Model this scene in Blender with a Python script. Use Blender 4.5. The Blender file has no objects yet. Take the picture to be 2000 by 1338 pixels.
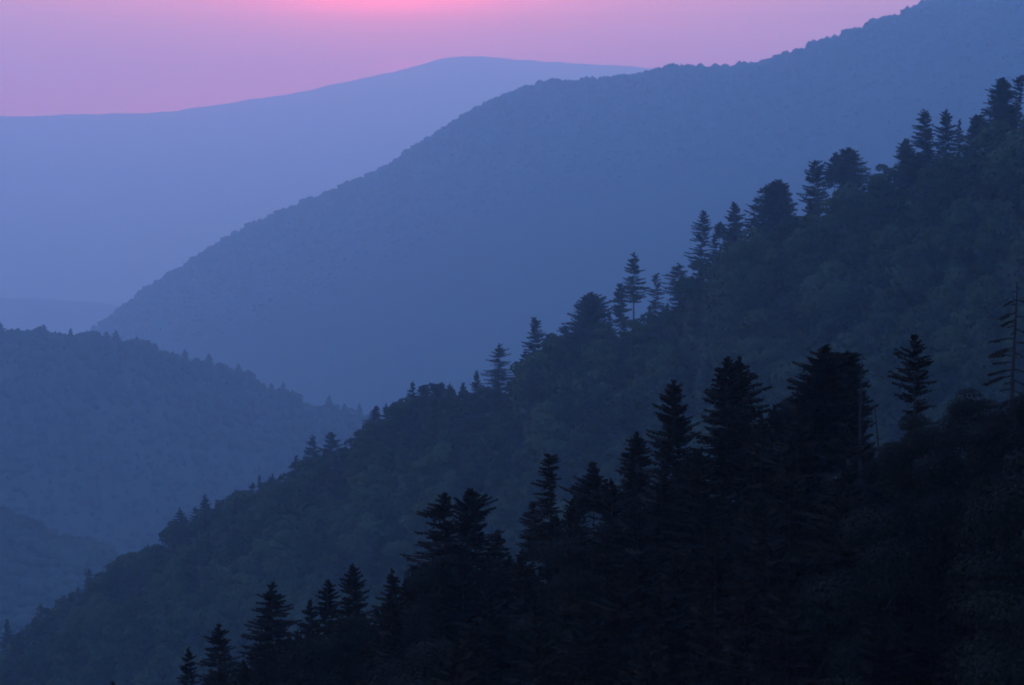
import bpy, math, random
import numpy as np
from mathutils import Vector, noise

R = math.radians
rng = random.Random(7)
sc = bpy.context.scene
col = sc.collection

# ------------------------------------------------------------------ camera
F = 5976.0                      # focal length in pixels of a 2000 px wide frame
PITCH = R(3.92)                 # looking slightly down from the overlook
cam_d = bpy.data.cameras.new('camera')
cam_d.sensor_width = 36.0
cam_d.lens = 36.0 * F / 2000.0
cam_d.clip_start = 0.5
cam_d.clip_end = 60000
cam = bpy.data.objects.new('camera', cam_d)
cam.location = (0, 0, 0)
cam.rotation_euler = (R(90) - PITCH, 0, 0)
col.objects.link(cam)
sc.camera = cam

# ------------------------------------------------------------------ sky, sun, exposure
SUN_EL, SUN_AZ = R(3.1), R(-2.4)        # sun just above the frame, a little left of the view axis
SUN_DIR = Vector((math.sin(SUN_AZ) * math.cos(SUN_EL), math.cos(SUN_AZ) * math.cos(SUN_EL), math.sin(SUN_EL)))
world = bpy.data.worlds.new('World')
sc.world = world
world.use_nodes = True
nt = world.node_tree
for n in list(nt.nodes):
    nt.nodes.remove(n)
N = nt.nodes.new
L = nt.links.new
out = N('ShaderNodeOutputWorld')
bg = N('ShaderNodeBackground')
L(bg.outputs[0], out.inputs['Surface'])
tc = N('ShaderNodeTexCoord')
sep = N('ShaderNodeSeparateXYZ')
L(tc.outputs['Generated'], sep.inputs[0])
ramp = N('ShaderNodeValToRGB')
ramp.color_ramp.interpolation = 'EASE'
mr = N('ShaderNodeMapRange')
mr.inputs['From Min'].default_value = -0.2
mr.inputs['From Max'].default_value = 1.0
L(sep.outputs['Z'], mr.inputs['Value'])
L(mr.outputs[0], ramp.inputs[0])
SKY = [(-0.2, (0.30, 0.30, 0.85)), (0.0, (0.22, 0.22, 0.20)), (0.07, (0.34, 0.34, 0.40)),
       (0.25, (0.49, 0.66, 1.72)), (0.55, (0.32, 0.59, 1.56)), (1.0, (0.19, 0.42, 1.18))]  # sky above the frame is raised, mostly in blue, to light the haze
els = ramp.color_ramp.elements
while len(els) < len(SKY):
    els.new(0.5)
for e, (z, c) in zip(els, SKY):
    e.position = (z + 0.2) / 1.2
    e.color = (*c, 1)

def vmath(op, a, b=None):
    n = N('ShaderNodeVectorMath'); n.operation = op
    L(a, n.inputs[0])
    if b is not None:
        n.inputs[1].default_value = b
    return n

def fmath(op, a, b=None):
    n = N('ShaderNodeMath'); n.operation = op
    for i, x in enumerate((a, b)):
        if x is None: continue
        if isinstance(x, (int, float)): n.inputs[i].default_value = x
        else: L(x, n.inputs[i])
    return n.outputs[0]

def glow(direction, wx, wz):
    d = vmath('SUBTRACT', tc.outputs['Generated'], tuple(direction))
    d = vmath('MULTIPLY', d.outputs[0], (1 / wx, 1 / wx, 1 / wz))
    ln = vmath('LENGTH', d.outputs[0])
    q = fmath('MULTIPLY', ln.outputs['Value'], ln.outputs['Value'])
    q = fmath('MULTIPLY', q, -1.0)
    return fmath('EXPONENT', q)

def add_col(base, fac, c):
    m = N('ShaderNodeMix'); m.data_type = 'RGBA'; m.blend_type = 'ADD'; m.clamp_result = False
    L(fac, m.inputs['Factor']); L(base, m.inputs['A']); m.inputs['B'].default_value = (*c, 1)
    return m.outputs['Result']

sky_col = ramp.outputs[0]
# the sky away from the sunset is dimmer
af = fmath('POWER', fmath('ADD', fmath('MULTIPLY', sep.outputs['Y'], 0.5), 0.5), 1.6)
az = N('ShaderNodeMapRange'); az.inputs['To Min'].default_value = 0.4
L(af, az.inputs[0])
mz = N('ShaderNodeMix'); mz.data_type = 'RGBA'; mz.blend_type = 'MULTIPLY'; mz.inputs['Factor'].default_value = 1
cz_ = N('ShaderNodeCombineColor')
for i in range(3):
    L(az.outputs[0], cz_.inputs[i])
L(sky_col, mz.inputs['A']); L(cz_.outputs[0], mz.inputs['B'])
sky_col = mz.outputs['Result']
sky_col = add_col(sky_col, glow(SUN_DIR, 0.55, 0.22), (0.10, 0.02, 0.02))
sky_col = add_col(sky_col, glow(SUN_DIR, 0.10, 0.030), (0.26, 0.03, 0.02))
sky_col = add_col(sky_col, glow(SUN_DIR, 0.13, 0.012), (0.55, 0.0, 0.03))
sky_col = add_col(sky_col, glow(SUN_DIR, 0.040, 0.0125), (1.9, 0.03, 0.12))
# a scrap of cloud low on the horizon that catches the same light
sky_col = add_col(sky_col, glow(Vector((-0.0345, 0.9990, 0.0215)), 0.009, 0.0022), (0.28, 0.0, 0.02))
# faint streaks of thin cloud lit by the setting sun
mp = N('ShaderNodeMapping'); mp.inputs['Scale'].default_value = (6, 6, 90)
L(tc.outputs['Generated'], mp.inputs[0])
nz = N('ShaderNodeTexNoise'); nz.inputs['Scale'].default_value = 2.2; nz.inputs['Detail'].default_value = 4
L(mp.outputs[0], nz.inputs['Vector'])
st = N('ShaderNodeMapRange'); st.inputs['From Min'].default_value = 0.3; st.inputs['From Max'].default_value = 0.7
st.inputs['To Min'].default_value = 0.95; st.inputs['To Max'].default_value = 1.05
L(nz.outputs[0], st.inputs[0])
mm = N('ShaderNodeMix'); mm.data_type = 'RGBA'; mm.blend_type = 'MULTIPLY'; mm.inputs['Factor'].default_value = 1
cmb = N('ShaderNodeCombineColor')
for i in range(3):
    L(st.outputs[0], cmb.inputs[i])
L(sky_col, mm.inputs['A']); L(cmb.outputs[0], mm.inputs['B'])
# the physical twilight sky adds a little of its own light
nish = N('ShaderNodeTexSky'); nish.sky_type = 'NISHITA'; nish.sun_disc = False
nish.sun_elevation = SUN_EL; nish.sun_rotation = SUN_AZ; nish.altitude = 1500
ad = N('ShaderNodeMix'); ad.data_type = 'RGBA'; ad.blend_type = 'ADD'; ad.inputs['Factor'].default_value = 0.01
L(mm.outputs['Result'], ad.inputs['A']); L(nish.outputs[0], ad.inputs['B'])
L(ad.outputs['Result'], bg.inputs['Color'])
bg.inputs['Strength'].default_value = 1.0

sun_d = bpy.data.lights.new('sun', 'SUN')
sun_d.energy = 0.06
sun_d.angle = R(0.6)
sun_d.color = (1.0, 0.42, 0.45)
sun = bpy.data.objects.new('sun', sun_d)
sun.rotation_euler = SUN_DIR.to_track_quat('Z', 'Y').to_euler()
sun.location = (0, 0, 300)
col.objects.link(sun)

sc.view_settings.view_transform = 'Standard'
sc.view_settings.look = 'None'
sc.view_settings.gamma = 1.0
sc.view_settings.exposure = 0.0
sc.view_settings.use_curve_mapping = False
sc.cycles.use_denoising = True
sc.cycles.volume_bounces = 3
sc.cycles.max_bounces = 5
sc.cycles.diffuse_bounces = 2
sc.cycles.filter_width = 1.9

# ------------------------------------------------------------------ haze (the air itself)
HAZE_DENSITY = 1.70e-4
HAZE_COLOR = (0.38, 0.82, 1.04)
HAZE_G = 0.72

def make_haze():
    x0, x1, y0, y1, z0, z1 = -5200, 5200, -400, 24000, -902, 530
    me = bpy.data.meshes.new('haze')
    v = [(x0, y0, z0), (x1, y0, z0), (x1, y1, z0), (x0, y1, z0), (x0, y0, z1), (x1, y0, z1), (x1, y1, z1), (x0, y1, z1)]
    f = [(0, 3, 2, 1), (4, 5, 6, 7), (0, 1, 5, 4), (1, 2, 6, 5), (2, 3, 7, 6), (3, 0, 4, 7)]
    me.from_pydata(v, [], f)
    m = bpy.data.materials.new('haze_air'); m.use_nodes = True
    t = m.node_tree
    for n in list(t.nodes): t.nodes.remove(n)
    o = t.nodes.new('ShaderNodeOutputMaterial')
    p = t.nodes.new('ShaderNodeVolumePrincipled')
    p.inputs['Color'].default_value = (*HAZE_COLOR, 1)
    p.inputs['Absorption Color'].default_value = (1, 1, 1, 1)
    p.inputs['Density'].default_value = HAZE_DENSITY
    p.inputs['Anisotropy'].default_value = HAZE_G
    t.links.new(p.outputs[0], o.inputs['Volume'])
    me.materials.append(m)
    ob = bpy.data.objects.new('haze', me)
    ob['kind'] = 'stuff'; ob['label'] = 'blue evening haze filling the valleys'
    col.objects.link(ob)
make_haze()

# ------------------------------------------------------------------ materials
def mat(name, c1, c2, scale=0.4, rough=0.9, rand=0.25, bump=0.0, coord='Object'):
    m = bpy.data.materials.new(name); m.use_nodes = True
    t = m.node_tree
    b = t.nodes['Principled BSDF']
    b.inputs['Roughness'].default_value = rough
    b.inputs['Specular IOR Level'].default_value = 0.15
    tcn = t.nodes.new('ShaderNodeTexCoord')
    n = t.nodes.new('ShaderNodeTexNoise')
    n.inputs['Scale'].default_value = scale; n.inputs['Detail'].default_value = 5
    t.links.new(tcn.outputs[coord], n.inputs['Vector'])
    mr = t.nodes.new('ShaderNodeMapRange')
    mr.inputs['From Min'].default_value = 0.35; mr.inputs['From Max'].default_value = 0.65
    t.links.new(n.outputs[0], mr.inputs[0])
    mx = t.nodes.new('ShaderNodeMix'); mx.data_type = 'RGBA'
    mx.inputs['A'].default_value = (*c1, 1); mx.inputs['B'].default_value = (*c2, 1)
    t.links.new(mr.outputs[0], mx.inputs['Factor'])
    oi = t.nodes.new('ShaderNodeObjectInfo')
    r2 = t.nodes.new('ShaderNodeMapRange')
    r2.inputs['To Min'].default_value = 1 - rand; r2.inputs['To Max'].default_value = 1 + rand
    t.links.new(oi.outputs['Random'], r2.inputs[0])
    hs = t.nodes.new('ShaderNodeHueSaturation')
    t.links.new(r2.outputs[0], hs.inputs['Value'])
    t.links.new(mx.outputs['Result'], hs.inputs['Color'])
    t.links.new(hs.outputs[0], b.inputs['Base Color'])
    if bump:
        bp = t.nodes.new('ShaderNodeBump'); bp.inputs['Distance'].default_value = bump
        t.links.new(n.outputs[0], bp.inputs['Height']); t.links.new(bp.outputs[0], b.inputs['Normal'])
    return m

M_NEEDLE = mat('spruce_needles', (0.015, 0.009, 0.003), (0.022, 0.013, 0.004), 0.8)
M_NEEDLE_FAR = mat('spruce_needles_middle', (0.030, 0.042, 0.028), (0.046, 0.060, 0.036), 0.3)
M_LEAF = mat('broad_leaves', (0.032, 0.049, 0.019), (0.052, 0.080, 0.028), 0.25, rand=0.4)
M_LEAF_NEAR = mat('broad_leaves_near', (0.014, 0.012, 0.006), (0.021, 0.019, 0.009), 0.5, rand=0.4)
M_BARK = mat('spruce_bark', (0.035, 0.027, 0.023), (0.055, 0.044, 0.038), 3.0)
M_DEAD = mat('dead_wood', (0.030, 0.026, 0.024), (0.050, 0.044, 0.040), 3.0)
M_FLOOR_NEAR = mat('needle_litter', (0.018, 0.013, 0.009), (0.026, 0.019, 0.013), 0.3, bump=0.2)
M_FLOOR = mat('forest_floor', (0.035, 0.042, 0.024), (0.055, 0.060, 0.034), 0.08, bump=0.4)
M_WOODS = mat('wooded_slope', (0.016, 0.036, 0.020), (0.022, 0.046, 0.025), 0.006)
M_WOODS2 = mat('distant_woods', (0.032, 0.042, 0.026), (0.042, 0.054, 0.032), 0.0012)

# ------------------------------------------------------------------ geometry of the land
CP, SP = math.cos(PITCH), math.sin(PITCH)

def P(u, v, D):
    """the place at distance D (along Y) that lies on the sight line through pixel (u, v)"""
    x = u - 1000.0; w = 669.0 - v
    y = F * CP + w * SP
    z = -F * SP + w * CP
    k = D / y
    return Vector((x * k, D, z * k))

def snoise(X, Y, s, seed):
    r = np.random.RandomState(seed)
    out = np.zeros_like(X)
    for i in range(9):
        a = r.uniform(0, 2 * math.pi); k = 2 * math.pi / (s * r.uniform(0.45, 1.6))
        out += np.sin((X * math.cos(a) + Y * math.sin(a)) * k + r.uniform(0, 6.28)) / 3.0
    return out

class Ridge:
    def __init__(self, env, dist, canopy, front, back, round_, amp, nscale, seed):
        self.eu = np.array([e[0] for e in env], float); self.ev = np.array([e[1] for e in env], float)
        self.du = np.array([d[0] for d in dist], float); self.dv = np.array([d[1] for d in dist], float)
        us = np.arange(self.eu[0], self.eu[-1] + 1, 10.0)
        Ds = np.interp(us, self.du, self.dv)
        vs = np.interp(us, self.eu, self.ev) + canopy / Ds * F
        k = 5                                          # the ground runs smoother than the tree line
        vs = np.convolve(np.pad(vs, k, mode='edge'), np.ones(2 * k + 1) / (2 * k + 1), 'valid')
        if canopy == 0:                                # woods too far off to see: only a faint roughness of the crest
            rs = np.random.RandomState(seed); vs = vs + np.convolve(rs.normal(size=len(vs)) * 1.6, np.ones(3) / 3, 'same')
        pts = [P(u, v, d) for u, v, d in zip(us, vs, Ds)]
        self.x = np.array([p.x for p in pts]); self.y = np.array([p.y for p in pts]); self.z = np.array([p.z for p in pts])
        self.front, self.back, self.r, self.amp, self.ns, self.seed = front, back, round_, amp, nscale, seed
    def D(self, u): return float(np.interp(u, self.du, self.dv))
    def E(self, u): return float(np.interp(u, self.eu, self.ev))
    def yc(self, X): return np.interp(X, self.x, self.y)
    def h(self, X, Y):
        X = np.asarray(X, float); Y = np.asarray(Y, float)
        s = Y - self.yc(X)
        q = np.sqrt(s * s + self.r * self.r) - self.r
        sl = np.where(s < 0, self.front, self.back)
        fade = np.clip(np.abs(s) / (self.ns * 1.5), 0, 1)
        return np.interp(X, self.x, self.z) - sl * q + self.amp * fade * snoise(X, Y, self.ns, self.seed)
    def mesh(self, name, label, m, nx, sf, sb, ns, x0=None, x1=None):
        xs = np.linspace(self.x[0] if x0 is None else x0, self.x[-1] if x1 is None else x1, nx)
        a = np.linspace(0, 1, ns)
        s = np.concatenate([-sf * (a[::-1] ** 1.6), sb * (a[1:] ** 1.6)])
        X, S = np.meshgrid(xs, s)
        Y = S + self.yc(X)
        Z = np.maximum(self.h(X, Y), -899.0 - 0.2 * (np.abs(S) / max(sf, sb)))
        v = np.stack([X, Y, Z], -1).reshape(-1, 3)
        r_, c_ = X.shape
        i = np.arange(r_ * c_).reshape(r_, c_)
        f = np.stack([i[:-1, :-1], i[:-1, 1:], i[1:, 1:], i[1:, :-1]], -1).reshape(-1, 4)
        return np_mesh(name, v, f, m, kind='structure', label=label)

def np_mesh(name, v, f, m, kind=None, label=None, smooth=True):
    me = bpy.data.meshes.new(name)
    n = f.shape[1]
    me.vertices.add(len(v)); me.vertices.foreach_set('co', np.asarray(v, np.float32).ravel())
    me.loops.add(f.size); me.loops.foreach_set('vertex_index', f.astype(np.int32).ravel())
    me.polygons.add(len(f)); me.polygons.foreach_set('loop_start', np.arange(0, f.size, n, dtype=np.int32))
    me.update(calc_edges=True)
    me.validate()
    me.polygons.foreach_set('use_smooth', np.full(len(f), smooth))
    me.materials.append(m)
    o = bpy.data.objects.new(name, me)
    if kind: o['kind'] = kind
    if label: o['label'] = label
    col.objects.link(o)
    return o

near = Ridge([(-500, 2000), (100, 1450), (220, 1365), (330, 1350), (390, 1320), (470, 1262), (520, 1235), (580, 1215), (650, 1200), (740, 1170),
              (800, 1110), (850, 1075), (1000, 1070), (1020, 1060), (1110, 965), (1180, 925), (1290, 900), (1370, 860), (1500, 780),
              (1540, 770), (1680, 830), (1720, 880), (1760, 850), (1850, 850), (1890, 800), (1960, 790), (2000, 760), (2200, 600), (2900, 100)],
             [(-500, 210), (0, 176), (1000, 139), (2000, 112), (2900, 98)], 3.6, 0.62, 0.75, 4.5, 0.65, 10.5, 3)
middle = Ridge([(-900, 2200), (-300, 1550), (0, 1300), (30, 1245), (100, 1185), (160, 1140), (230, 1100), (260, 1085), (300, 1078), (320, 1048),
                (345, 1018), (400, 998), (430, 988), (450, 968), (520, 950), (560, 922), (590, 895), (650, 885), (690, 862), (715, 828), (760, 803),
                (800, 776), (850, 770), (900, 772), (940, 760), (1010, 748), (1025, 710), (1060, 675), (1110, 655), (1140, 632), (1200, 632),
                (1260, 618), (1330, 575), (1355, 525), (1390, 462), (1450, 452), (1480, 436), (1560, 430), (1600, 375), (1700, 350), (1750, 336),
                (1765, 310), (1870, 300), (1900, 275), (1925, 250), (1990, 225), (2100, 150), (2800, -250)],
               [(-900, 1250), (0, 1080), (1000, 860), (2000, 700), (2800, 600)], 7.0, 0.55, 0.8, 18, 3.0, 90, 5)
hump = Ridge([(-600, 880), (-100, 985), (0, 1008), (60, 1018), (105, 1048), (160, 1052), (200, 1066), (225, 1095), (300, 1160), (500, 1300), (1000, 1600)],
             [(-600, 2450), (1000, 2150)], 10.0, 0.55, 0.7, 30, 5, 160, 8)
low = Ridge([(-700, 540), (-200, 612), (0, 650), (60, 658), (120, 658), (240, 662), (300, 684), (360, 704), (420, 716), (480, 742), (540, 770), (600, 795),
             (640, 806), (710, 810), (900, 900), (1400, 1200), (2500, 1700)],
            [(-700, 3500), (2500, 3200)], 10.0, 0.5, 0.6, 50, 8, 300, 11)
big = Ridge([(-900, 1500), (0, 768), (180, 644), (240, 594), (330, 534), (400, 489), (450, 454), (500, 434), (560, 404), (640, 374), (700, 349),
             (760, 319), (800, 294), (880, 236), (940, 204), (1000, 176), (1060, 156), (1110, 154), (1200, 154), (1250, 139), (1350, 122), (1430, 131),
             (1470, 122), (1520, 111), (1560, 92), (1590, 79), (1620, 79), (1670, 49), (1720, 34), (1790, 12), (1820, -2), (1950, -60), (2150, -130), (2500, -190), (3400, -210)],
            [(-900, 7500), (0, 7000), (1000, 6100), (2000, 5300), (3400, 5000)], 11.0, 0.48, 0.6, 60, 16, 700, 14)
shoulder = Ridge([(-900, 540), (0, 582), (100, 583), (200, 592), (260, 602), (500, 700), (900, 900)],
                 [(-900, 12500), (900, 12300)], 0.0, 0.4, 0.5, 150, 8, 900, 17)
far = Ridge([(-1800, 250), (-800, 235), (0, 227), (80, 228), (140, 222), (280, 222), (380, 212), (420, 205), (500, 193), (560, 187), (620, 172), (700, 153),
             (740, 146), (790, 140), (830, 122), (870, 112), (915, 107), (960, 111), (1000, 117), (1100, 122), (1220, 129), (1400, 145), (1800, 190),
             (2600, 235), (3600, 250)],
            [(-1800, 19500), (3600, 19500)], 0.0, 0.42, 0.5, 260, 14, 1300, 21)

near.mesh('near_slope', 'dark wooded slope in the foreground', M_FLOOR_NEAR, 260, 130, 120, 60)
middle.mesh('middle_ridge', 'dark blue wooded ridge behind the black spruces', M_FLOOR, 320, 600, 500, 80)
hump.mesh('low_spur', 'hazy low spur at the lower left', M_WOODS, 200, 700, 600, 60)
low.mesh('left_ridge', 'hazy blue ridge descending from the left edge', M_WOODS, 260, 1500, 1200, 60)
big.mesh('mountain', 'big blue mountain rising to the upper right', M_WOODS, 420, 2700, 2300, 90)
shoulder.mesh('distant_shoulder', 'faint low shoulder in the hazy valley at left', M_WOODS2, 120, 1600, 1200, 40)
far.mesh('far_mountain', 'pale violet mountain under the pink sky', M_WOODS2, 1300, 3200, 2600, 50)

def make_ground():
    xs = np.linspace(-5100, 5100, 60); ys = np.linspace(-380, 23900, 90)
    X, Y = np.meshgrid(xs, ys)
    Z = np.full_like(X, -900.0)
    v = np.stack([X, Y, Z], -1).reshape(-1, 3)
    i = np.arange(X.size).reshape(X.shape)
    f = np.stack([i[:-1, :-1], i[:-1, 1:], i[1:, 1:], i[1:, :-1]], -1).reshape(-1, 4)
    np_mesh('ground', v, f, M_WOODS, 'structure', 'valley floor')
    xs = np.linspace(-260, 260, 60); ys = np.linspace(-300, 95, 60)     # the slope below the overlook
    X, Y = np.meshgrid(xs, ys)
    Z = -3.0 - 0.85 * np.maximum(Y - 3, 0) + 0.05 * np.maximum(-Y, 0) + 0.25 * snoise(X, Y, 18, 31) * np.clip(Y / 12, 0, 1)
    v = np.stack([X, Y, Z], -1).reshape(-1, 3)
    i = np.arange(X.size).reshape(X.shape)
    f = np.stack([i[:-1, :-1], i[:-1, 1:], i[1:, 1:], i[1:, :-1]], -1).reshape(-1, 4)
    np_mesh('overlook_slope', v, f, M_FLOOR, 'structure', 'ground below the overlook')
make_ground()

# ------------------------------------------------------------------ trees
class MB:
    def __init__(self): self.v = []; self.f = []
    def tri(self, a, b, c):
        n = len(self.v); self.v += [a, b, c]; self.f.append((n, n + 1, n + 2))
    def tube(self, pts, rads, sides=6):
        rings = []
        for i, (p, r) in enumerate(zip(pts, rads)):
            d = (pts[min(i + 1, len(pts) - 1)] - pts[max(i - 1, 0)]).normalized()
            a = d.orthogonal().normalized(); b = d.cross(a)
            n = len(self.v)
            for k in range(sides):
                t = 2 * math.pi * k / sides
                self.v.append(p + (a * math.cos(t) + b * math.sin(t)) * r)
            rings.append(n)
        for n0, n1 in zip(rings, rings[1:]):
            for k in range(sides):
                k2 = (k + 1) % sides
                self.f.append((n0 + k, n0 + k2, n1 + k2, n1 + k))
    def mesh(self, name, m):
        me = bpy.data.meshes.new(name)
        me.from_pydata([tuple(p) for p in self.v], [], self.f)
        me.materials.append(m); me.update()
        return me

def lean_at(z, H, lean): return lean * (z / H) ** 1.6

def spruce_meshes(H, prof, spacing, seed, needle, k=6, hang=0.55, gap=0.08, lean=0.0, segs=7, tip=True):
    """H metres tall; prof = [(metres below the tip, reach to the left, reach to the right)]"""
    r = random.Random(seed)
    pd = [p[0] for p in prof]; pl = [p[1] for p in prof]; pr = [p[2] for p in prof]
    tr = MB()
    zs = [H * i / 8 for i in range(9)]
    r0 = max(H * 0.011, 0.05)
    tr.tube([Vector((lean_at(z, H, lean), r.uniform(-.01, .01) * H * .2, z - (0.6 if i == 0 else 0))) for i, z in enumerate(zs)],
            [r0 * (1 - 0.92 * z / H) for z in zs])
    cr = MB()
    depth = spacing * 0.25
    bottom = min(pd[-1], H * 0.93)
    maxr = max(max(pl), max(pr))
    up = r.uniform(.12, .5); dn = r.uniform(.18, .42); jit = r.uniform(.08, .2)
    dense = hang >= .9
    if dense: spacing *= .68; k += 3; hang *= 1.25; up = .1; jit = .25
    else: hang *= 1.2
    while depth < bottom:
        z0 = H - depth
        rl = np.interp(depth, pd, pl); rr = np.interp(depth, pd, pr)
        t = depth / bottom
        ph0 = r.uniform(0, 6.28)
        kk = k if rl + rr > maxr * 0.5 else max(4, k - 1)
        tier = r.uniform(0.76, 1.14)
        for j in range(kk):
            if r.random() < gap: continue
            ph = ph0 + 2 * math.pi * (j + r.uniform(-.3, .3)) / kk
            c = math.cos(ph)
            Lb = (rr * (1 + c) / 2 + rl * (1 - c) / 2) if abs(rl - rr) < 1e-6 else (rr if c > 0 else rl) * abs(c) + (rl + rr) / 2 * (1 - abs(c))
            Lb *= tier * (r.uniform(0.62, 1.12) if r.random() > .12 else r.uniform(.3, .6))
            if Lb < 0.05: Lb = 0.05
            rise = up * (1 - t) ** 2 - dn * min(1, t * 1.3) + r.uniform(-jit, jit)
            curl = 0.30 * t + 0.05
            d = Vector((c, math.sin(ph), 0)); s_ = Vector((-d.y, d.x, 0))
            o = Vector((lean_at(z0, H, lean), 0, z0 + r.uniform(-.55, .55) * spacing))
            def at(s): return o + d * (Lb * s) + Vector((0, 0, Lb * (rise * s + curl * s * s)))
            m = segs if Lb > maxr * 0.35 else max(3, segs - 3)
            # the bough itself
            a, b = at(0.0), at(1.0)
            wv = Vector((0, 0, 0.012 * maxr + 0.01))
            cr.tri(a + wv, a - wv, b)
            hg = hang * spacing
            for q in range(m):
                s = (q + 0.6 + r.uniform(-.2, .2)) / m
                if s < 0.10: continue
                p = at(s); p2 = at(min(1.05, s + 1.25 / m)); p0 = at(max(0, s - 0.5 / m))
                tw = Lb * 0.36 * (1.05 - 0.75 * s) + 0.10 * spacing
                for sg in (-1, 1):
                    ap = p2 + s_ * (sg * tw * r.uniform(.7, 1.15)) + Vector((0, 0, -hg * r.uniform(0.1, 0.6)))
                    cr.tri(p0, p2, ap)
                    ap2 = p + s_ * (sg * tw * r.uniform(.1, .6)) + Vector((0, 0, -hg * r.uniform(0.5, 1.15) * (1.1 - 0.5 * s)))
                    cr.tri(p0, p2 + Vector((0, 0, 0.05 * spacing)), ap2)
            e = at(1.12)
            cr.tri(at(0.85) + s_ * 0.06 * Lb, at(0.85) - s_ * 0.06 * Lb - Vector((0, 0, 0.12 * spacing)), e)
        depth += spacing * r.uniform(0.8, 1.2) * (0.6 + 0.5 * min(1, depth / (spacing * 6)))
    # inner shoots that thicken the crown
    for _ in range(int((1700 if dense else 520) * (segs / 7))):
        d_ = bottom * r.uniform(0.01, 1) ** (.7 if dense else .85)
        ph = r.uniform(0, 6.28); c = math.cos(ph)
        rad = (np.interp(d_, pd, pr) * (1 + c) + np.interp(d_, pd, pl) * (1 - c)) / 2
        q = rad * (r.uniform(.35, .9) if dense else r.uniform(.05, .6))
        z_ = H - d_ - (0 if dense else .1 * q)
        p = Vector((lean_at(z_, H, lean) + c * q, math.sin(ph) * q, z_))
        w = maxr * r.uniform(.05, .11) * (1 if dense else .9)
        o1 = Vector((r.uniform(-1, 1), r.uniform(-1, 1), r.uniform(-.4, .7))) * w
        o2 = Vector((r.uniform(-1, 1), r.uniform(-1, 1), r.uniform(-.7, .4))) * w
        cr.tri(p, p + o1, p + o2)
    if tip:
        x = lean_at(H, H, lean); w = maxr * 0.035 + 0.02
        for a in range(3):
            dx, dy = math.cos(a * 2.1) * w, math.sin(a * 2.1) * w
            cr.tri(Vector((x + dx, dy, H - spacing * .9)), Vector((x - dx, -dy, H - spacing * .9)), Vector((x, 0, H + spacing * 0.35)))
    return tr.mesh('trunk', M_BARK), cr.mesh('crown', needle)

def broad_meshes(H, W, seed, leaf, lobes=13, per=95, flat=0.75, size=0.075, low=0.0):
    seed = abs(seed) + 1; r = np.random.RandomState(seed); rr = random.Random(seed)
    tr = MB()
    r0 = H * 0.016
    tr.tube([Vector((0, 0, -0.6)), Vector((0.02 * H, 0, H * .3)), Vector((0, 0.02 * H, H * .62))], [r0, r0 * .75, r0 * .4])
    ch = min(H * (1 - low), 1.35 * W); cz = H - ch / 2
    cv, cf = [], []
    for i in range(lobes):
        a = rr.uniform(0, 6.28); e = rr.uniform(-0.5, 1.0) if low > .08 else (rr.uniform(-1.0, 1.0) if i % 3 else rr.uniform(-1.0, -.5))
        q = rr.uniform(0.35, 0.72) if i else 0
        rad = W * rr.uniform(0.17, 0.29)
        if i == 0: rad = W * .24; e = 1.0
        c = np.array([math.cos(a) * q * W / 2, math.sin(a) * q * W / 2, cz + e * (ch / 2 - rad * .8) * (1 - 0.45 * q)])
        if i < 6:
            tr.tube([Vector((0, 0, H * (.3 + .04 * i))), Vector(c * np.array([.5, .5, 1])) - Vector((0, 0, ch * .12)), Vector(c)], [r0 * .45, r0 * .3, r0 * .1], 4)
        n = int(per * (rad / (W * .23)) ** 2)
        d = r.normal(size=(n, 3)); d /= np.linalg.norm(d, axis=1)[:, None]
        d[:, 2] = np.where(d[:, 2] < -0.35, -d[:, 2], d[:, 2])
        p = c + d * rad * r.uniform(0.78, 1.08, (n, 1)) * np.array([1, 1, flat])
        t1 = np.cross(d, r.normal(size=(n, 3))); t1 /= np.linalg.norm(t1, axis=1)[:, None] + 1e-9
        t2 = np.cross(d, t1) + d * r.uniform(-.7, .7, (n, 1))
        sz = W * size * r.uniform(.6, 1.3, (n, 1))
        b = len(cv) and sum(len(x) for x in cv)
        cv.append(np.stack([p - t1 * sz, p + t1 * sz * .6 - t2 * sz * .6, p + t1 * sz * .9 + t2 * sz * .5, p - t1 * sz * .2 + t2 * sz], 1).reshape(-1, 3))
        cf.append(np.arange(n * 4).reshape(-1, 4) + b)
    v = np.concatenate(cv); f = np.concatenate(cf)
    me = bpy.data.meshes.new('crown')
    me.from_pydata(v.tolist(), [], f.tolist()); me.materials.append(leaf); me.update()
    return tr.mesh('trunk', M_BARK), me

def plant(name, meshes, loc, rz, label, cat, group=None, scale=(1, 1, 1)):
    e = bpy.data.objects.new(name, None)
    e.empty_display_size = 1
    e.location = loc; e.rotation_euler = (0, 0, rz); e.scale = scale
    e['label'] = label; e['category'] = cat
    if group: e['group'] = group
    col.objects.link(e)
    for nm, me in zip(('trunk', 'crown'), meshes):
        o = bpy.data.objects.new(nm, me); o.parent = e; col.objects.link(o)
    return e

def feature(ridge, u, v, prof, label, name='spruce_tree', cat='spruce tree', group=None, needle=None, dd=0.0, sp=None, **kw):
    """a spruce whose tip stands at the sight line (u, v), rooted in the slope below it"""
    D = ridge.D(u) + dd
    tip = P(u, v, D)
    g = float(ridge.h(tip.x, tip.y))
    H = tip.z - g
    px = D / F
    pm = [(a * px, b * px * 1.12, c * px * 1.12) for a, b, c in prof]
    for_k = kw.setdefault('k', 8)
    return plant(name, spruce_meshes(H, pm, (sp or 9.5) * px, int(u * 7 + v), needle, **kw), (tip.x, tip.y, g), 0, label, cat, group)

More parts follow.
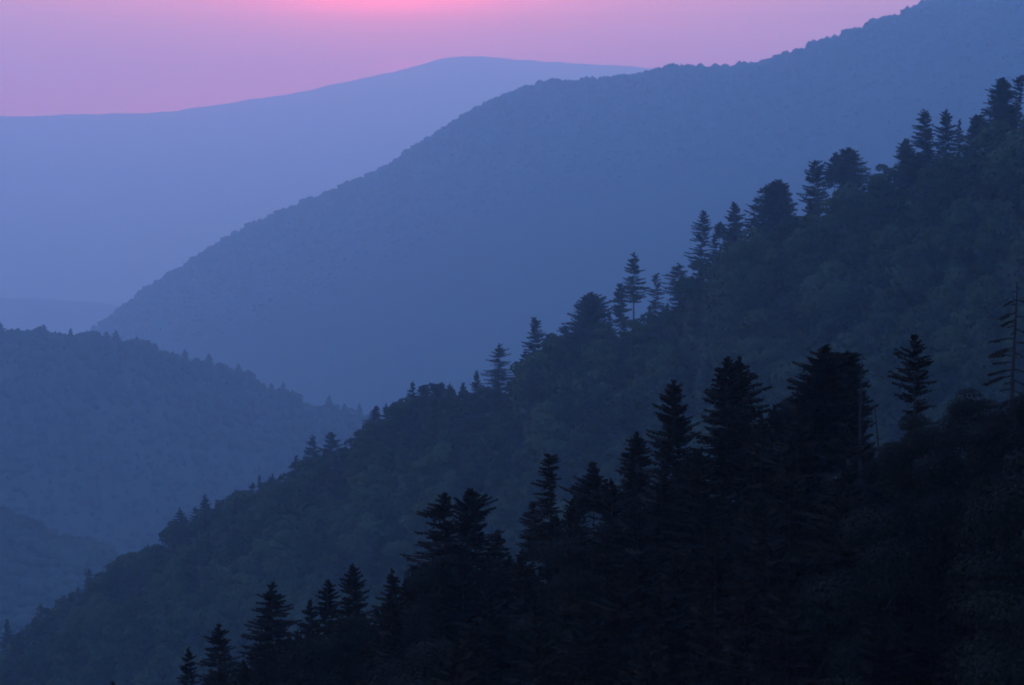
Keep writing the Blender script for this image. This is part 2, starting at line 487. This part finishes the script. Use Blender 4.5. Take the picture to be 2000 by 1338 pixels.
# ---- foreground: the black spruces
GN = 'black spruces of the foreground slope'
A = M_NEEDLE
FG = [
 (220, 1331, [(0,2,2),(16,12,12),(60,24,24),(140,34,34)], 11, {}, 'lowest black spruce, only its tip showing at the bottom edge', 3),
 (368, 1266, [(0,3,3),(18,14,12),(50,20,18),(110,28,26)], 12, dict(hang=.5), 'small slim black spruce, first one standing clear at the lower left', 2),
 (427, 1222, [(0,4,4),(20,18,18),(50,32,36),(90,38,44),(150,46,50)], 12, dict(hang=.55), 'second black spruce from the lower left, open boughs with haze behind', 1),
 (531, 1141, [(0,4,4),(22,18,18),(50,36,44),(80,46,54),(120,62,58),(200,76,72),(290,86,84)], 13, dict(hang=.55, gap=.1), 'broad black spruce with upswept shelves of boughs at lower left', 0),
 (606, 1172, [(0,3,3),(20,12,12),(50,26,24),(120,40,40)], 12, {}, 'short black spruce peeping between two taller ones at lower left', 4),
 (641, 1133, [(0,3,3),(18,14,14),(40,26,20),(90,36,34),(160,46,46)], 11, dict(hang=.7), 'pointed black spruce touching the left side of a taller twin', 1),
 (689, 1102, [(0,3,3),(20,14,14),(45,26,30),(90,42,46),(170,56,60)], 12, dict(hang=.65), 'taller black spruce of the pair left of the small pointed one', -1),
 (766, 1112, [(0,3,3),(20,16,14),(60,32,28),(110,38,36),(180,46,46)], 12, dict(hang=.65), 'narrow black spruce just left of the twin-topped spruce', 1),
 (868, 962, [(0,5,5),(20,20,16),(36,40,26),(60,48,34),(85,60,40),(120,70,46),(190,84,60),(300,100,90)], 14, dict(hang=.6, gap=.06), 'left half of the big twin-topped black spruce', 0),
 (918, 957, [(0,5,5),(16,22,20),(36,36,40),(60,44,56),(85,50,60),(130,60,66),(220,80,84)], 14, dict(hang=.6, gap=.06), 'right half of the big twin-topped black spruce', -2),
 (972, 1036, [(0,4,4),(22,14,18),(60,30,34),(140,46,48)], 12, {}, 'small black spruce at the right foot of the twin-topped one', 1),
 (1075, 890, [(0,14,14),(8,22,22),(40,22,16),(46,26,26),(60,34,12),(80,42,10),(110,46,22),(150,56,34),(200,60,50)], 13, dict(hang=.42, gap=.12, tip=False), 'ragged flat-topped black spruce with a bare gap on its right side', 0),
 (1040, 985, [(0,4,4),(24,20,16),(60,26,26),(110,36,34)], 11, {}, 'dark young spruce pressed against the flat-topped spruce', 2),
 (1160, 903, [(0,6,5),(20,18,14),(40,36,20),(60,52,30),(100,66,50)], 12, dict(hang=.65), 'leaning black spruce with long boughs reaching left', 1),
 (1243, 845, [(0,4,4),(20,16,16),(40,28,26),(56,40,34),(90,44,40),(150,56,50)], 12, dict(hang=.75), 'bushy dark spruce left of the tall pointed one', 1),
 (1316, 744, [(0,3,3),(20,16,15),(45,28,26),(75,40,36),(110,46,42),(150,50,44),(220,60,56),(300,72,70)], 15, dict(hang=.6, gap=.05), 'tall pointed black spruce with even tiers, centre right', -1),
 (1420, 699, [(0,4,6),(22,20,20),(50,40,32),(90,52,40),(130,58,46),(180,66,60),(260,80,76)], 15, dict(hang=.75, gap=.05), 'left stem of the broad forked black spruce', 0),
 (1444, 699, [(0,6,4),(20,16,20),(50,26,40),(80,32,56),(130,40,68),(200,60,80),(300,80,90)], 15, dict(hang=.75, gap=.05), 'right stem of the broad forked black spruce', 2),
 (1612, 675, [(0,5,6),(16,20,20),(40,40,34),(70,60,50),(110,74,64),(160,84,76),(240,90,90)], 13, dict(hang=1.0, gap=.02, k=7), 'widest and densest black spruce, right of the forked one', -1),
 (1655, 688, [(0,8,14),(12,30,26),(40,44,34),(90,50,40),(150,56,44),(240,66,52)], 12, dict(hang=1.1, gap=.02, k=7), 'rounded dark crown leaning on the widest spruce', 1),
 (1787, 655, [(0,7,7),(14,12,13),(22,10,14),(28,14,14),(38,32,24),(52,36,40),(75,40,32),(95,46,34),(120,44,36),(135,34,38),(148,22,16),(166,20,46),(178,22,20),(225,26,26)], 14, dict(hang=.55, gap=.1, k=7), 'isolated tiered spruce standing above a round tree at right', -2),
]
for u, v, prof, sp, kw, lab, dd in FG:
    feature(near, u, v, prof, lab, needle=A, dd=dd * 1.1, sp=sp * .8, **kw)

def snag(u, v, H_extra, boughs, label, dd=0, side=-1, r0=0.16, length=60):
    D = near.D(u) + dd
    tip = P(u, v, D); g = float(near.h(tip.x, tip.y)); H = tip.z - g; px = D / F
    e = bpy.data.objects.new('dead_tree', None); e.location = (tip.x, tip.y, g)
    e['label'] = label; e['category'] = 'dead tree'; col.objects.link(e)
    t = MB(); n = 9
    rr = random.Random(int(u)); ln_ = rr.uniform(-.35, .35)
    zs = [H * i / n for i in range(n + 1)]
    t.tube([Vector((math.sin(z * .8) * .05 + ln_ * (1 - z / H), 0, z - (.5 if i == 0 else 0))) for i, z in enumerate(zs)], [r0 * (1 - .85 * z / H) for z in zs])
    o = bpy.data.objects.new('trunk', t.mesh('trunk', M_DEAD)); o.parent = e; col.objects.link(o)
    for z, ln, az, tuft in boughs:
        b = MB()
        zz = H - z * px; Lb = ln * px; dr_ = rr.uniform(-.3, .15)
        d = Vector((math.cos(az), math.sin(az), 0)); s_ = Vector((-d.y, d.x, 0))
        pts = [Vector((0, 0, zz)) + d * (Lb * s) + Vector((0, 0, Lb * (dr_ * s - .22 * s * s))) for s in (0, .35, .7, 1)]
        b.tube(pts, [r0 * .28, r0 * .2, r0 * .12, r0 * .04], 4)
        bo = bpy.data.objects.new('branch', b.mesh('branch', M_DEAD)); bo.parent = e; col.objects.link(bo)
        if tuft:
            c = MB()
            for q in range(tuft):
                s = rr.uniform(.3, 1.0); p = pts[0].lerp(pts[-1], s) + Vector((0, 0, Lb * .08))
                w = Lb * .3
                c.tri(p - d * w * .4, p + d * w * .5, p + s_ * rr.uniform(-1, 1) * w + Vector((0, 0, -rr.uniform(.2, .9) * w * .5)) + d * rr.uniform(0, 1) * w)
            co = bpy.data.objects.new('twigs', c.mesh('twigs', M_NEEDLE)); co.parent = bo; co["kind"] = "stuff"; col.objects.link(co)
    return e
q = random.Random(4)
bs = [(14 + i * 8.5 + q.uniform(-5, 5), q.uniform(12, 70) * (0.35 + min(1, i / 9) * .65), math.pi + q.uniform(-1.1, 1.1) if i % 3 else q.uniform(-1, 1), 26) for i in range(27)]
snag(1984, 550, 0, bs, 'tall half-bare spruce with a thin straight stem near the right edge', dd=-4, r0=.14)
bs = [(10 + i * 13, q.uniform(8, 20), q.choice([0, math.pi]) + q.uniform(-.6, .6), 4) for i in range(11)]
snag(1686, 690, 0, bs, 'thin dead stem rising along the right side of the widest spruce', dd=-3, r0=.11)
bs = [(14 + i * 14, q.uniform(6, 15), q.choice([0, math.pi]) + q.uniform(-.6, .6), 3) for i in range(8)]
snag(1710, 785, 0, bs, 'short thin dead stem standing in the gap right of the widest spruce', dd=-1.5, r0=.075)

def broad(ridge, u, v, wpx, label, leaf, name='broadleaf_tree', dd=0.0, group=None, seed=None, **kw):
    D = ridge.D(u) + dd
    tip = P(u, v, D); g = float(ridge.h(tip.x, tip.y)); H = max(tip.z - g, wpx * D / F * .7)
    return plant(name, broad_meshes(H, wpx * D / F, seed or int(u + v), leaf, **kw), (tip.x, tip.y, tip.z - H), 0, label, 'broadleaf tree', group)
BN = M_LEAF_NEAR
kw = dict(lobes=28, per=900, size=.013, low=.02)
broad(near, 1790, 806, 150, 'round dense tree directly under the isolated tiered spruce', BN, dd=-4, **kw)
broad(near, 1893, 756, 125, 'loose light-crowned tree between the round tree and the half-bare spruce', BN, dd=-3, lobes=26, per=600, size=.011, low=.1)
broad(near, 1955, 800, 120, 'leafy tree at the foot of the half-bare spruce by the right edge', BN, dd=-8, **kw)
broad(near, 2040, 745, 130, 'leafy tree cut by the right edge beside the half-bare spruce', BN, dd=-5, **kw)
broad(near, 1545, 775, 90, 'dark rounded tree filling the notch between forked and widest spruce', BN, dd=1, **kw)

# fill: the black mass of the near slope
def spruce_variants(n, needle, H, Rr, spf, segs=6, k=6, seed0=100):
    out_ = []
    for i in range(n):
        q = random.Random(seed0 + i)
        w = Rr * q.uniform(.8, 1.2)
        p = [(0, .04 * w, .04 * w), (H * .12, w * .38, w * .34), (H * .3, w * .68, w * .66), (H * .55, w * .88, w * .92), (H * .93, w, w)]
        out_.append(spruce_meshes(H, p, H * spf * q.uniform(.85, 1.15), seed0 + i, needle, k=k, hang=.7, segs=segs))
    return out_
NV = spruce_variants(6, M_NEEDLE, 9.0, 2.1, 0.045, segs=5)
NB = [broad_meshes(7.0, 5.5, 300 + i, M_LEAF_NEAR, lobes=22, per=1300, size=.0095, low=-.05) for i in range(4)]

def proj(p):
    yc_ = p[1] * CP - p[2] * SP
    zc_ = p[1] * SP + p[2] * CP
    return 1000 + F * p[0] / yc_, 669 - F * zc_ / yc_
def where_near(u, tv):
    side = 'lower left' if u < 800 else 'centre' if u < 1300 else 'right of centre' if u < 1700 else 'far right'
    deep = 'just below the treetops' if tv - near.E(u) < 120 else 'deep in the dark slope'
    return deep + ', ' + side
cnt = 0
row = 0
s = 1.5
while s > -40:
    x = -47 + (row % 2) * 1.3
    while x < 47:
        X = x + rng.uniform(-.7, .7); Y = float(near.yc(X)) + s + rng.uniform(-.6, .6)
        g = float(near.h(X, Y)); u, v = proj((X, Y, g))
        x += 2.2
        if u < 150 or u > 2080: continue
        env = near.E(u)
        px = Y / F
        hmax = (v - env - 12) * px
        H = min(hmax, rng.uniform(5.0, 8.0))
        tu = v - H / px
        if H < 2.4 or tu > 1350: continue
        lim = 300
        if cnt > lim: break
        cnt += 1
        if u > 1700 and rng.random() < .3 or rng.random() < .08:
            plant('broadleaf_tree', rng.choice(NB), (X, Y, g), rng.uniform(0, 6.28),
                  'dark rounded crown in the foreground, ' + where_near(u, tu), 'broadleaf tree', 'foreground rounded crowns ' + where_near(u, tu), (H / 7,) * 3)
        else:
            plant('spruce_tree', rng.choice(NV), (X, Y, g), rng.uniform(0, 6.28),
                  'black spruce in the foreground mass, ' + where_near(u, tu), 'spruce tree', 'foreground spruces ' + where_near(u, tu), (H / 9 * 1.05, H / 9 * 1.05, H / 9))
    s -= 2.4; row += 1
print('near fill', cnt)

# ---- middle ridge: the skyline trees one by one
Bm = M_NEEDLE_FAR
MG = [
 (14, 1212, [(0,3,3),(20,10,10),(50,18,18),(90,24,24)], {}, 'faint conifer at the left edge near the foot of the middle ridge'),
 (400, 969, [(0,3,3),(14,9,9),(30,17,17),(60,22,22)], {}, 'small lone spruce on the lower part of the middle ridge'),
 (426, 978, [(0,4,4),(14,9,10),(40,16,16)], {}, 'small dark spruce right of the small lone one on the middle ridge'),
 (507, 927, [(0,2,2),(16,7,7),(40,12,12)], dict(gap=.2), 'thin spire poking out of the canopy low on the middle ridge'),
 (528, 934, [(0,3,3),(16,9,9),(40,14,14)], {}, 'little conifer right of the thin spire on the middle ridge'),
 (578, 893, [(0,3,3),(14,9,9),(40,20,20)], {}, 'low dark conifer left of the double-topped clump on the middle ridge'),
 (611, 854, [(0,3,3),(14,12,9),(30,22,16),(60,34,26)], {}, 'left conifer of the double-topped clump on the lower middle ridge'),
 (646, 847, [(0,5,5),(12,13,12),(28,22,20),(60,30,26)], dict(hang=.8), 'right broader conifer of the double-topped clump on the lower middle ridge'),
 (735, 792, [(0,3,3),(12,12,10),(28,22,16),(55,32,26)], {}, 'conifer with sloping left side where the left ridge meets the middle ridge'),
 (768, 786, [(0,3,3),(12,10,9),(30,20,18)], {}, 'low ragged conifer right of the one at the notch'),
 (806, 745, [(0,2,2),(16,8,7),(34,15,13),(60,20,20)], dict(gap=.12), 'slim spire at the start of the level stretch of the middle ridge'),
 (829, 753, [(0,7,7),(9,14,13),(26,18,18),(50,22,22)], dict(hang=.9), 'dark bushy top right of the slim spire'),
 (856, 751, [(0,12,12),(8,19,18),(24,20,20),(50,24,24)], dict(hang=1., tip=False), 'flat dark bushy top, third on the level stretch'),
 (880, 757, [(0,5,5),(10,12,12),(30,18,18)], dict(hang=.8), 'low dark crown right of the flat bushy top'),
 (905, 748, [(0,3,3),(12,8,8),(30,15,15)], dict(hang=.8), 'small pointed conifer left of the open pyramid spruce'),
 (931, 726, [(0,3,3),(12,8,8),(26,14,14),(50,22,22)], {}, 'small spire at the left foot of the open pyramid spruce'),
 (974, 674, [(0,3,3),(10,10,14),(24,16,18),(42,26,23),(62,32,28),(84,36,32)], dict(hang=.42, gap=.12), 'open pyramid spruce with thin flat boughs, middle of the ridge'),
 (1010, 714, [(0,3,3),(12,9,9),(34,15,15)], dict(gap=.15), 'ragged sapling right of the open pyramid spruce'),
 (1046, 622, [(0,6,6),(12,11,11),(28,15,15),(44,22,22),(52,32,28),(60,20,20),(80,18,18),(110,26,26)], dict(hang=.6, gap=.1), 'spruce with one wide lower tier, right of the open pyramid'),
 (1026, 688, [(0,3,3),(12,12,10),(26,16,14),(34,10,12),(60,14,18)], dict(hang=.6, gap=.12), 'ragged small conifer at the left foot of the wide-tiered spruce'),
 (1102, 637, [(0,4,4),(10,12,10),(26,16,14),(50,22,22)], dict(gap=.14), 'small tufted conifer left of the domed dark spruce'),
 (1155, 571, [(0,3,3),(8,12,12),(16,26,24),(34,34,34),(60,46,40),(90,52,46)], dict(hang=1.0, gap=.03, k=8), 'dense domed dark spruce with a small pointed tip'),
 (1238, 495, [(0,3,3),(14,10,12),(30,17,20),(48,24,24),(66,25,26),(84,24,20),(98,20,12)], dict(hang=.5, gap=.1), 'tall conical spruce whose bare lower stem shows against the blue mountain'),
 (1212, 556, [(0,6,4),(14,13,10),(30,18,12),(50,15,18),(80,20,24)], dict(hang=.8), 'darker spruce tucked under the left side of the tall conical one'),
 (1281, 538, [(0,5,5),(12,13,13),(30,19,15),(50,18,17),(80,17,17)], dict(hang=.42, gap=.25), 'thin see-through spruce between the tall conical and round-topped ones'),
 (1326, 516, [(0,4,4),(5,12,10),(14,22,16),(24,26,18),(44,30,22),(80,28,24),(120,28,28)], dict(hang=.42, gap=.16, tip=False), 'round-topped open spruce left of the narrow tiered spruce'),
 (1369, 412, [(0,3,3),(12,10,12),(20,14,17),(40,20,20),(64,23,22),(96,24,22),(124,22,22)], dict(hang=.45, gap=.08, lean=.6), 'narrow spruce with close comb-like tiers where the ridge steps up'),
 (1406, 434, [(0,4,4),(10,11,11),(30,18,18)], dict(hang=.9), 'low dark crown between two pointed spruces on the middle ridge'),
 (1435, 397, [(0,4,4),(14,11,12),(30,16,18),(50,22,20),(80,28,26)], dict(hang=.75), 'small pointed spruce left of the great rounded crown'),
 (1520, 353, [(0,4,4),(5,14,12),(12,26,20),(22,40,26),(40,52,32),(64,60,36),(100,66,42)], dict(hang=1.05, gap=.02, k=8), 'great rounded dark crown standing on the middle ridge'),
 (1592, 317, [(0,5,6),(6,12,16),(14,17,26),(28,20,34),(46,26,36),(68,34,34),(84,26,34),(120,24,40)], dict(hang=.7, gap=.05, k=7, tip=False), 'flat-topped spruce with fringed left side'),
 (1631, 300, [(0,4,4),(10,12,12),(30,24,20),(60,34,30)], dict(hang=.8), 'left peak of the many-topped clump on the middle ridge'),
 (1659, 289, [(0,5,5),(10,22,14),(24,30,26),(40,38,38),(70,46,50)], dict(hang=.9, gap=.03, k=8), 'highest peak of the many-topped clump on the middle ridge'),
 (1807, 217, [(0,7,7),(6,13,12),(26,16,14),(44,26,20),(64,34,24),(80,46,26),(104,54,34),(130,58,40)], dict(hang=.62, gap=.05, k=7, tip=False), 'round-headed spruce with a long skirt down its left side, upper right'),
 (1770, 272, [(0,5,5),(16,16,14),(40,22,22),(80,26,26)], dict(hang=.9), 'dark shoulder crown left of the round-headed spruce'),
 (1848, 214, [(0,3,3),(14,9,9),(30,18,15),(46,25,22),(80,32,28),(110,34,32)], dict(hang=.6, gap=.06), 'sharp-pointed spruce right of the round-headed one, upper right'),
 (1874, 234, [(0,2,2),(18,6,6),(34,14,14),(60,24,24)], {}, 'little spire between the sharp-pointed spruce and the highest clump'),
 (1908, 225, [(0,5,8),(10,12,24),(30,18,30),(60,30,34)], dict(hang=.9), 'dark bushy shoulder left of the tallest crown at upper right'),
 (1958, 152, [(0,3,3),(6,10,9),(14,17,15),(30,24,22),(56,32,26),(80,44,30),(120,56,36)], dict(hang=1.0, gap=.02, k=8), 'tallest dense crown on the middle ridge, upper right'),
 (1987, 147, [(0,3,4),(6,9,9),(16,15,9),(34,16,8),(70,18,8),(110,24,20)], dict(hang=.7, k=7, lean=.8), 'steep-sided crown leaning off the tallest one by the right edge'),
]
for u, v, prof, kw, lab in MG:
    kw = dict(kw); kw.setdefault('segs', 6)
    feature(middle, u, v, prof, lab, needle=Bm, sp=6.8, dd=rng.uniform(-3, 3), **kw)
kwb = dict(lobes=16, per=200, size=.034, low=.05)
for u, v, w, lab in [(340, 1016, 60, 'big rounded leafy crown bulging above the lower middle ridge'),
                     (452, 966, 50, 'rounded leafy crown between the small lone spruce and the thin spire'),
                     (255, 1078, 50, 'dark rounded crown at the low end of the middle ridge'),
                     (283, 1072, 36, 'darker small crown right of the dark rounded one'),
                     (1722, 320, 52, 'low rounded crown in the dip between the many-topped clump and the skirted spruce'),
                     (1745, 332, 40, 'small rounded crown just right of the low one in the dip'),
                     (1078, 650, 46, 'rounded crown between the wide-tiered spruce and the domed spruce')]:
    broad(middle, u, v, w, lab, M_LEAF, **kwb)

# the rest of the wooded slope, tree by tree
MBV = [broad_meshes(12.0, 11.0, 500 + i, M_LEAF, lobes=17, per=170, size=.034, low=-.08) for i in range(7)]
MSV = spruce_variants(5, M_NEEDLE_FAR, 15.0, 3.6, 0.05, segs=4, k=6, seed0=700)
cands = []
s = 7.0; row = 0
while s > -360:
    st_ = 9.6
    x = -270.0
    while x < 160:
        X = x + rng.uniform(-3, 3) + (row % 2) * st_ / 2; Y = float(middle.yc(X)) + s + rng.uniform(-3, 3)
        x += st_
        g = float(middle.h(X, Y)); u, v = proj((X, Y, g)); px = Y / F
        if u < -60 or u > 2070: continue
        H = rng.uniform(9.5, 15.5)
        spr = rng.random() < (.42 if s > -30 else .22)
        if spr: H *= 1.2
        H = min(H * (1.5 if spr and s > -12 else 1), (v - middle.E(u) + (rng.uniform(-2, 26) if spr and s > -12 else rng.uniform(-4, 8))) * px)
        tv = v - H / px
        if H < 2.5 or tv > 1350: continue
        if tv > near.E(max(-500, min(2900, u))) + 25: continue       # wholly behind the near slope
        cands.append((X, Y, g, H, spr, tv))
    s -= st_ * .95; row += 1
def where_mid(u, tv):
    side = ('at the lower left end' if u < 450 else 'left of centre' if u < 850 else 'in the centre' if u < 1200 else 'right of centre' if u < 1600 else 'at the upper right')
    deep = 'close under the skyline' if tv - middle.E(u) < 60 else 'part way down the slope' if tv - middle.E(u) < 170 else 'deep on the lower slope'
    return deep + ' ' + side
cb = cs = 0
rest = []
for X, Y, g, H, spr, tv in cands:
    if spr and cs < 200:
        cs += 1
        plant('spruce_tree', rng.choice(MSV), (X, Y, g), rng.uniform(0, 6.28), 'dim spruce on middle ridge, ' + where_mid(proj((X, Y, g))[0], tv), 'spruce tree',
              'middle ridge spruces ' + where_mid(proj((X, Y, g))[0], tv), (H / 15 * 1.1, H / 15 * 1.1, H / 15))
    elif not spr and cb < 285:
        cb += 1
        k = max(H / 12, .8) * rng.uniform(.9, 1.25)
        plant('broadleaf_tree', rng.choice(MBV), (X, Y, g), rng.uniform(0, 6.28), 'dim leafy crown on middle ridge, ' + where_mid(proj((X, Y, g))[0], tv), 'broadleaf tree',
              'middle ridge leafy crowns ' + where_mid(proj((X, Y, g))[0], tv), (k, k, H / 12))
    else:
        rest.append((X, Y, g, max(H, 7) / 12 * rng.uniform(.9, 1.2)))
if rest:
    q4 = []
    for me in (m[1] for m in MBV[:3]):
        c = np.zeros(len(me.vertices) * 3, np.float32); me.vertices.foreach_get('co', c); q4.append(c.reshape(-1, 3))
    vs = []
    for i, (X, Y, g, k) in enumerate(rest):
        c = q4[i % 3]; a = rng.uniform(0, 6.28); ca, sa = math.cos(a), math.sin(a)
        vs.append(np.stack([c[:, 0] * ca - c[:, 1] * sa, c[:, 0] * sa + c[:, 1] * ca, c[:, 2]], -1) * k + np.array([X, Y, g]))
    V = np.concatenate(vs)
    np_mesh('forest', V, np.arange(len(V)).reshape(-1, 4), M_LEAF, 'stuff', 'dim leafy canopy low on the middle ridge', smooth=False)
print('middle', cb, cs, len(rest))

# ---- low growth that hides the soil between the trunks
def undergrowth(label, ridge, m, n, s0, s1, x0, x1, size, hgt, seed):
    r = np.random.RandomState(seed)
    X = r.uniform(x0, x1, n); s_ = r.uniform(s0, s1, n); Y = ridge.yc(X) + s_
    up = r.uniform(0, 1, n) * hgt * np.clip(0.75 + 0.3 * snoise(X, Y, hgt * 4, seed + 1), .15, 1.6)
    c = np.stack([X, Y, ridge.h(X, Y) + up], -1)
    d = r.normal(size=(n, 3)); d[:, 2] += .5; d /= np.linalg.norm(d, axis=1)[:, None]
    t1 = np.cross(d, r.normal(size=(n, 3))); t1 /= np.linalg.norm(t1, axis=1)[:, None] + 1e-9
    t2 = np.cross(d, t1); sz = size * r.uniform(.5, 1.3, (n, 1))
    V = np.stack([c - t1 * sz, c + t1 * sz * .6 - t2 * sz * .6, c + t1 * sz * .9 + t2 * sz * .5, c - t1 * sz * .2 + t2 * sz], 1).reshape(-1, 3)
    np_mesh('undergrowth', V, np.arange(n * 4).reshape(-1, 4), m, 'stuff', label, smooth=False)
undergrowth('leafy undergrowth between the trees of the middle ridge', middle, M_LEAF, 150000, -330, 26, -215, 130, .85, 5.0, 61)
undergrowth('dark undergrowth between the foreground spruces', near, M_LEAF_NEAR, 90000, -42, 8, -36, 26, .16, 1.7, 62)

# ---- left ridge skyline
def far_tree(ridge, u, v, wpx, conic, label, group, D=None):
    D = ridge.D(u); tip = P(u, v, D); g = float(ridge.h(tip.x, tip.y)); H = max(tip.z - g, 6.0); W = wpx * 1.25 * D / F
    z = tip.z - H
    if conic:
        p = [(0, .05 * W, .05 * W), (H * .25, W * .28, W * .26), (H * .6, W * .5, W * .46), (H * .93, W * .6, W * .62)]
        ms = spruce_meshes(H, p, H * .085, int(u * 3 + 1), M_NEEDLE_FAR, k=6, hang=1.0, segs=4)
        plant('spruce_tree', ms, (tip.x, tip.y, z), 0, label, 'spruce tree', group)
    else:
        ms = broad_meshes(H, W, int(u * 3 + 2), M_LEAF, lobes=10, per=60, size=.07, low=.0)
        plant('broadleaf_tree', ms, (tip.x, tip.y, z), 0, label, 'broadleaf tree', group)
G2c = 'blurred conifers on the left ridge skyline'; G2b = 'blurred rounded crowns on the left ridge skyline'
lc = 'blurred blue conifer on the skyline of the hazy left ridge'
lb = 'blurred blue rounded crown on the skyline of the hazy left ridge'
for u, v, w, c, lab in [(-2, 629, 34, 1, 'blurred conifer cut by the left edge on the hazy left ridge'), (28, 652, 30, 0, lb), (50, 645, 12, 1, lc), (68, 646, 22, 0, lb),
                        (85, 634, 26, 1, 'highest pointed conifer near the left end of the hazy left ridge'), (104, 650, 30, 0, lb), (124, 652, 28, 0, lb), (138, 641, 16, 1, lc), (160, 649, 40, 0, lb),
                        (186, 646, 34, 0, lb), (208, 647, 24, 1, lc), (226, 644, 22, 1, lc), (258, 662, 40, 0, lb), (276, 664, 36, 0, lb), (303, 670, 22, 1, lc), (318, 684, 32, 0, lb),
                        (336, 692, 26, 0, lb), (361, 682, 20, 1, 'pointed conifer midway along the hazy left ridge where it steepens'), (384, 698, 24, 0, lb), (408, 691, 26, 1, lc), (428, 708, 30, 0, lb),
                        (448, 718, 28, 0, lb), (466, 711, 22, 1, lc), (490, 732, 32, 0, lb), (512, 748, 26, 0, lb), (530, 748, 20, 1, lc), (553, 746, 18, 1, 'narrow spire standing alone on the descending hazy left ridge'),
                        (575, 768, 24, 0, lb), (600, 786, 26, 0, lb), (622, 792, 24, 0, lb), (643, 772, 22, 1, 'blurred pointed conifer near the low right end of the left ridge'), (658, 790, 20, 0, lb),
                        (673, 788, 20, 1, lc), (686, 797, 18, 0, lb), (702, 788, 18, 1, 'last blurred conifer of the left ridge, beside the middle ridge')]:
    far_tree(low, u, v, w, c, lab, (G2c if c else G2b) if lab in (lc, lb) else None)
G3 = 'hazy crowns on the low spur at lower left'
l3 = 'hazy rounded crown on the low spur at the lower left'
for u, v, w in [(-20, 1000, 70), (22, 1006, 60), (58, 1012, 62), (90, 1032, 50), (118, 1046, 44), (150, 1048, 50), (180, 1056, 46), (206, 1070, 40), (226, 1096, 36)]:
    far_tree(hump, u, v, w, 0, l3, G3)

# ------------------------------------------------------------------ far woods: canopies nobody could count
def ico():
    t = (1 + 5 ** .5) / 2
    v = np.array([(-1, t, 0), (1, t, 0), (-1, -t, 0), (1, -t, 0), (0, -1, t), (0, 1, t), (0, -1, -t), (0, 1, -t), (t, 0, -1), (t, 0, 1), (-t, 0, -1), (-t, 0, 1)], float)
    v /= np.linalg.norm(v[0])
    f = np.array([(0, 11, 5), (0, 5, 1), (0, 1, 7), (0, 7, 10), (0, 10, 11), (1, 5, 9), (5, 11, 4), (11, 10, 2), (10, 7, 6), (7, 1, 8),
                  (3, 9, 4), (3, 4, 2), (3, 2, 6), (3, 6, 8), (3, 8, 9), (4, 9, 5), (2, 4, 11), (6, 2, 10), (8, 6, 7), (9, 8, 1)])
    return v, f

def woods(name, label, ridge, m, n_crest, n_face, crest_s, face_s, rad, hgt, u0, u1, seed, pw=1.25, amp=.2):
    r = np.random.RandomState(seed)
    D0 = ridge.D(1000)
    def gen(n, s0, s1, p):
        u = r.uniform(u0, u1, n)
        D = np.interp(u, ridge.du, ridge.dv)
        X = (u - 1000) / F * D
        s = s0 + (s1 - s0) * r.uniform(0, 1, n) ** p
        X = X * (1 + s / D)
        Y = ridge.yc(X) + s
        return X, Y
    X1, Y1 = gen(n_crest, crest_s[0], crest_s[1], 1); X2, Y2 = gen(n_face, face_s[1], face_s[0], pw)
    X = np.concatenate([X1, X2]); Y = np.concatenate([Y1, Y2]); Z = ridge.h(X, Y)
    n = len(X)
    clump = 0.9 + amp * snoise(X, Y, rad * 7, seed + 3)
    R_ = rad * r.uniform(.6, 1.35, n) * np.clip(clump, .5, 1.5)
    Hh = hgt * r.uniform(.5, 1.1, n) * np.clip(clump, .45, 1.4)
    sink = np.clip(1 - np.abs(Y - ridge.yc(X)) / abs(face_s[0]), .02, 1) ** .7
    R_ = R_ * (.6 + .4 * sink); Hh = Hh * sink
    iv, if_ = ico()
    V = iv[None] * r.uniform(.75, 1.2, (n, 12, 1))
    V = V * np.stack([R_, R_, Hh * .62], -1)[:, None]
    V[:, :, 0] += X[:, None]; V[:, :, 1] += Y[:, None]; V[:, :, 2] += (Z + Hh * .35)[:, None]
    f = (if_[None] + (np.arange(n) * 12)[:, None, None]).reshape(-1, 3)
    np_mesh(name, V.reshape(-1, 3), f, m, 'stuff', label, smooth=True)

woods('forest', 'unbroken forest on the big blue mountain', big, M_WOODS, 2000, 7000, (-30, 20), (-520, -20), 6.5, 13.5, -40, 2060, 41, 1.5, .42)
woods('forest', 'hazy forest on the left ridge', low, M_WOODS, 700, 2600, (-20, 12), (-480, -15), 6, 16, -60, 900, 43, 1.4, .35)
woods('forest', 'hazy forest on the low spur', hump, M_WOODS, 200, 1600, (-25, 10), (-520, -15), 7.5, 12, -80, 520, 45)
print('objects', len(bpy.data.objects), 'tris', sum(len(o.data.polygons) for o in bpy.data.objects if o.type == 'MESH'))
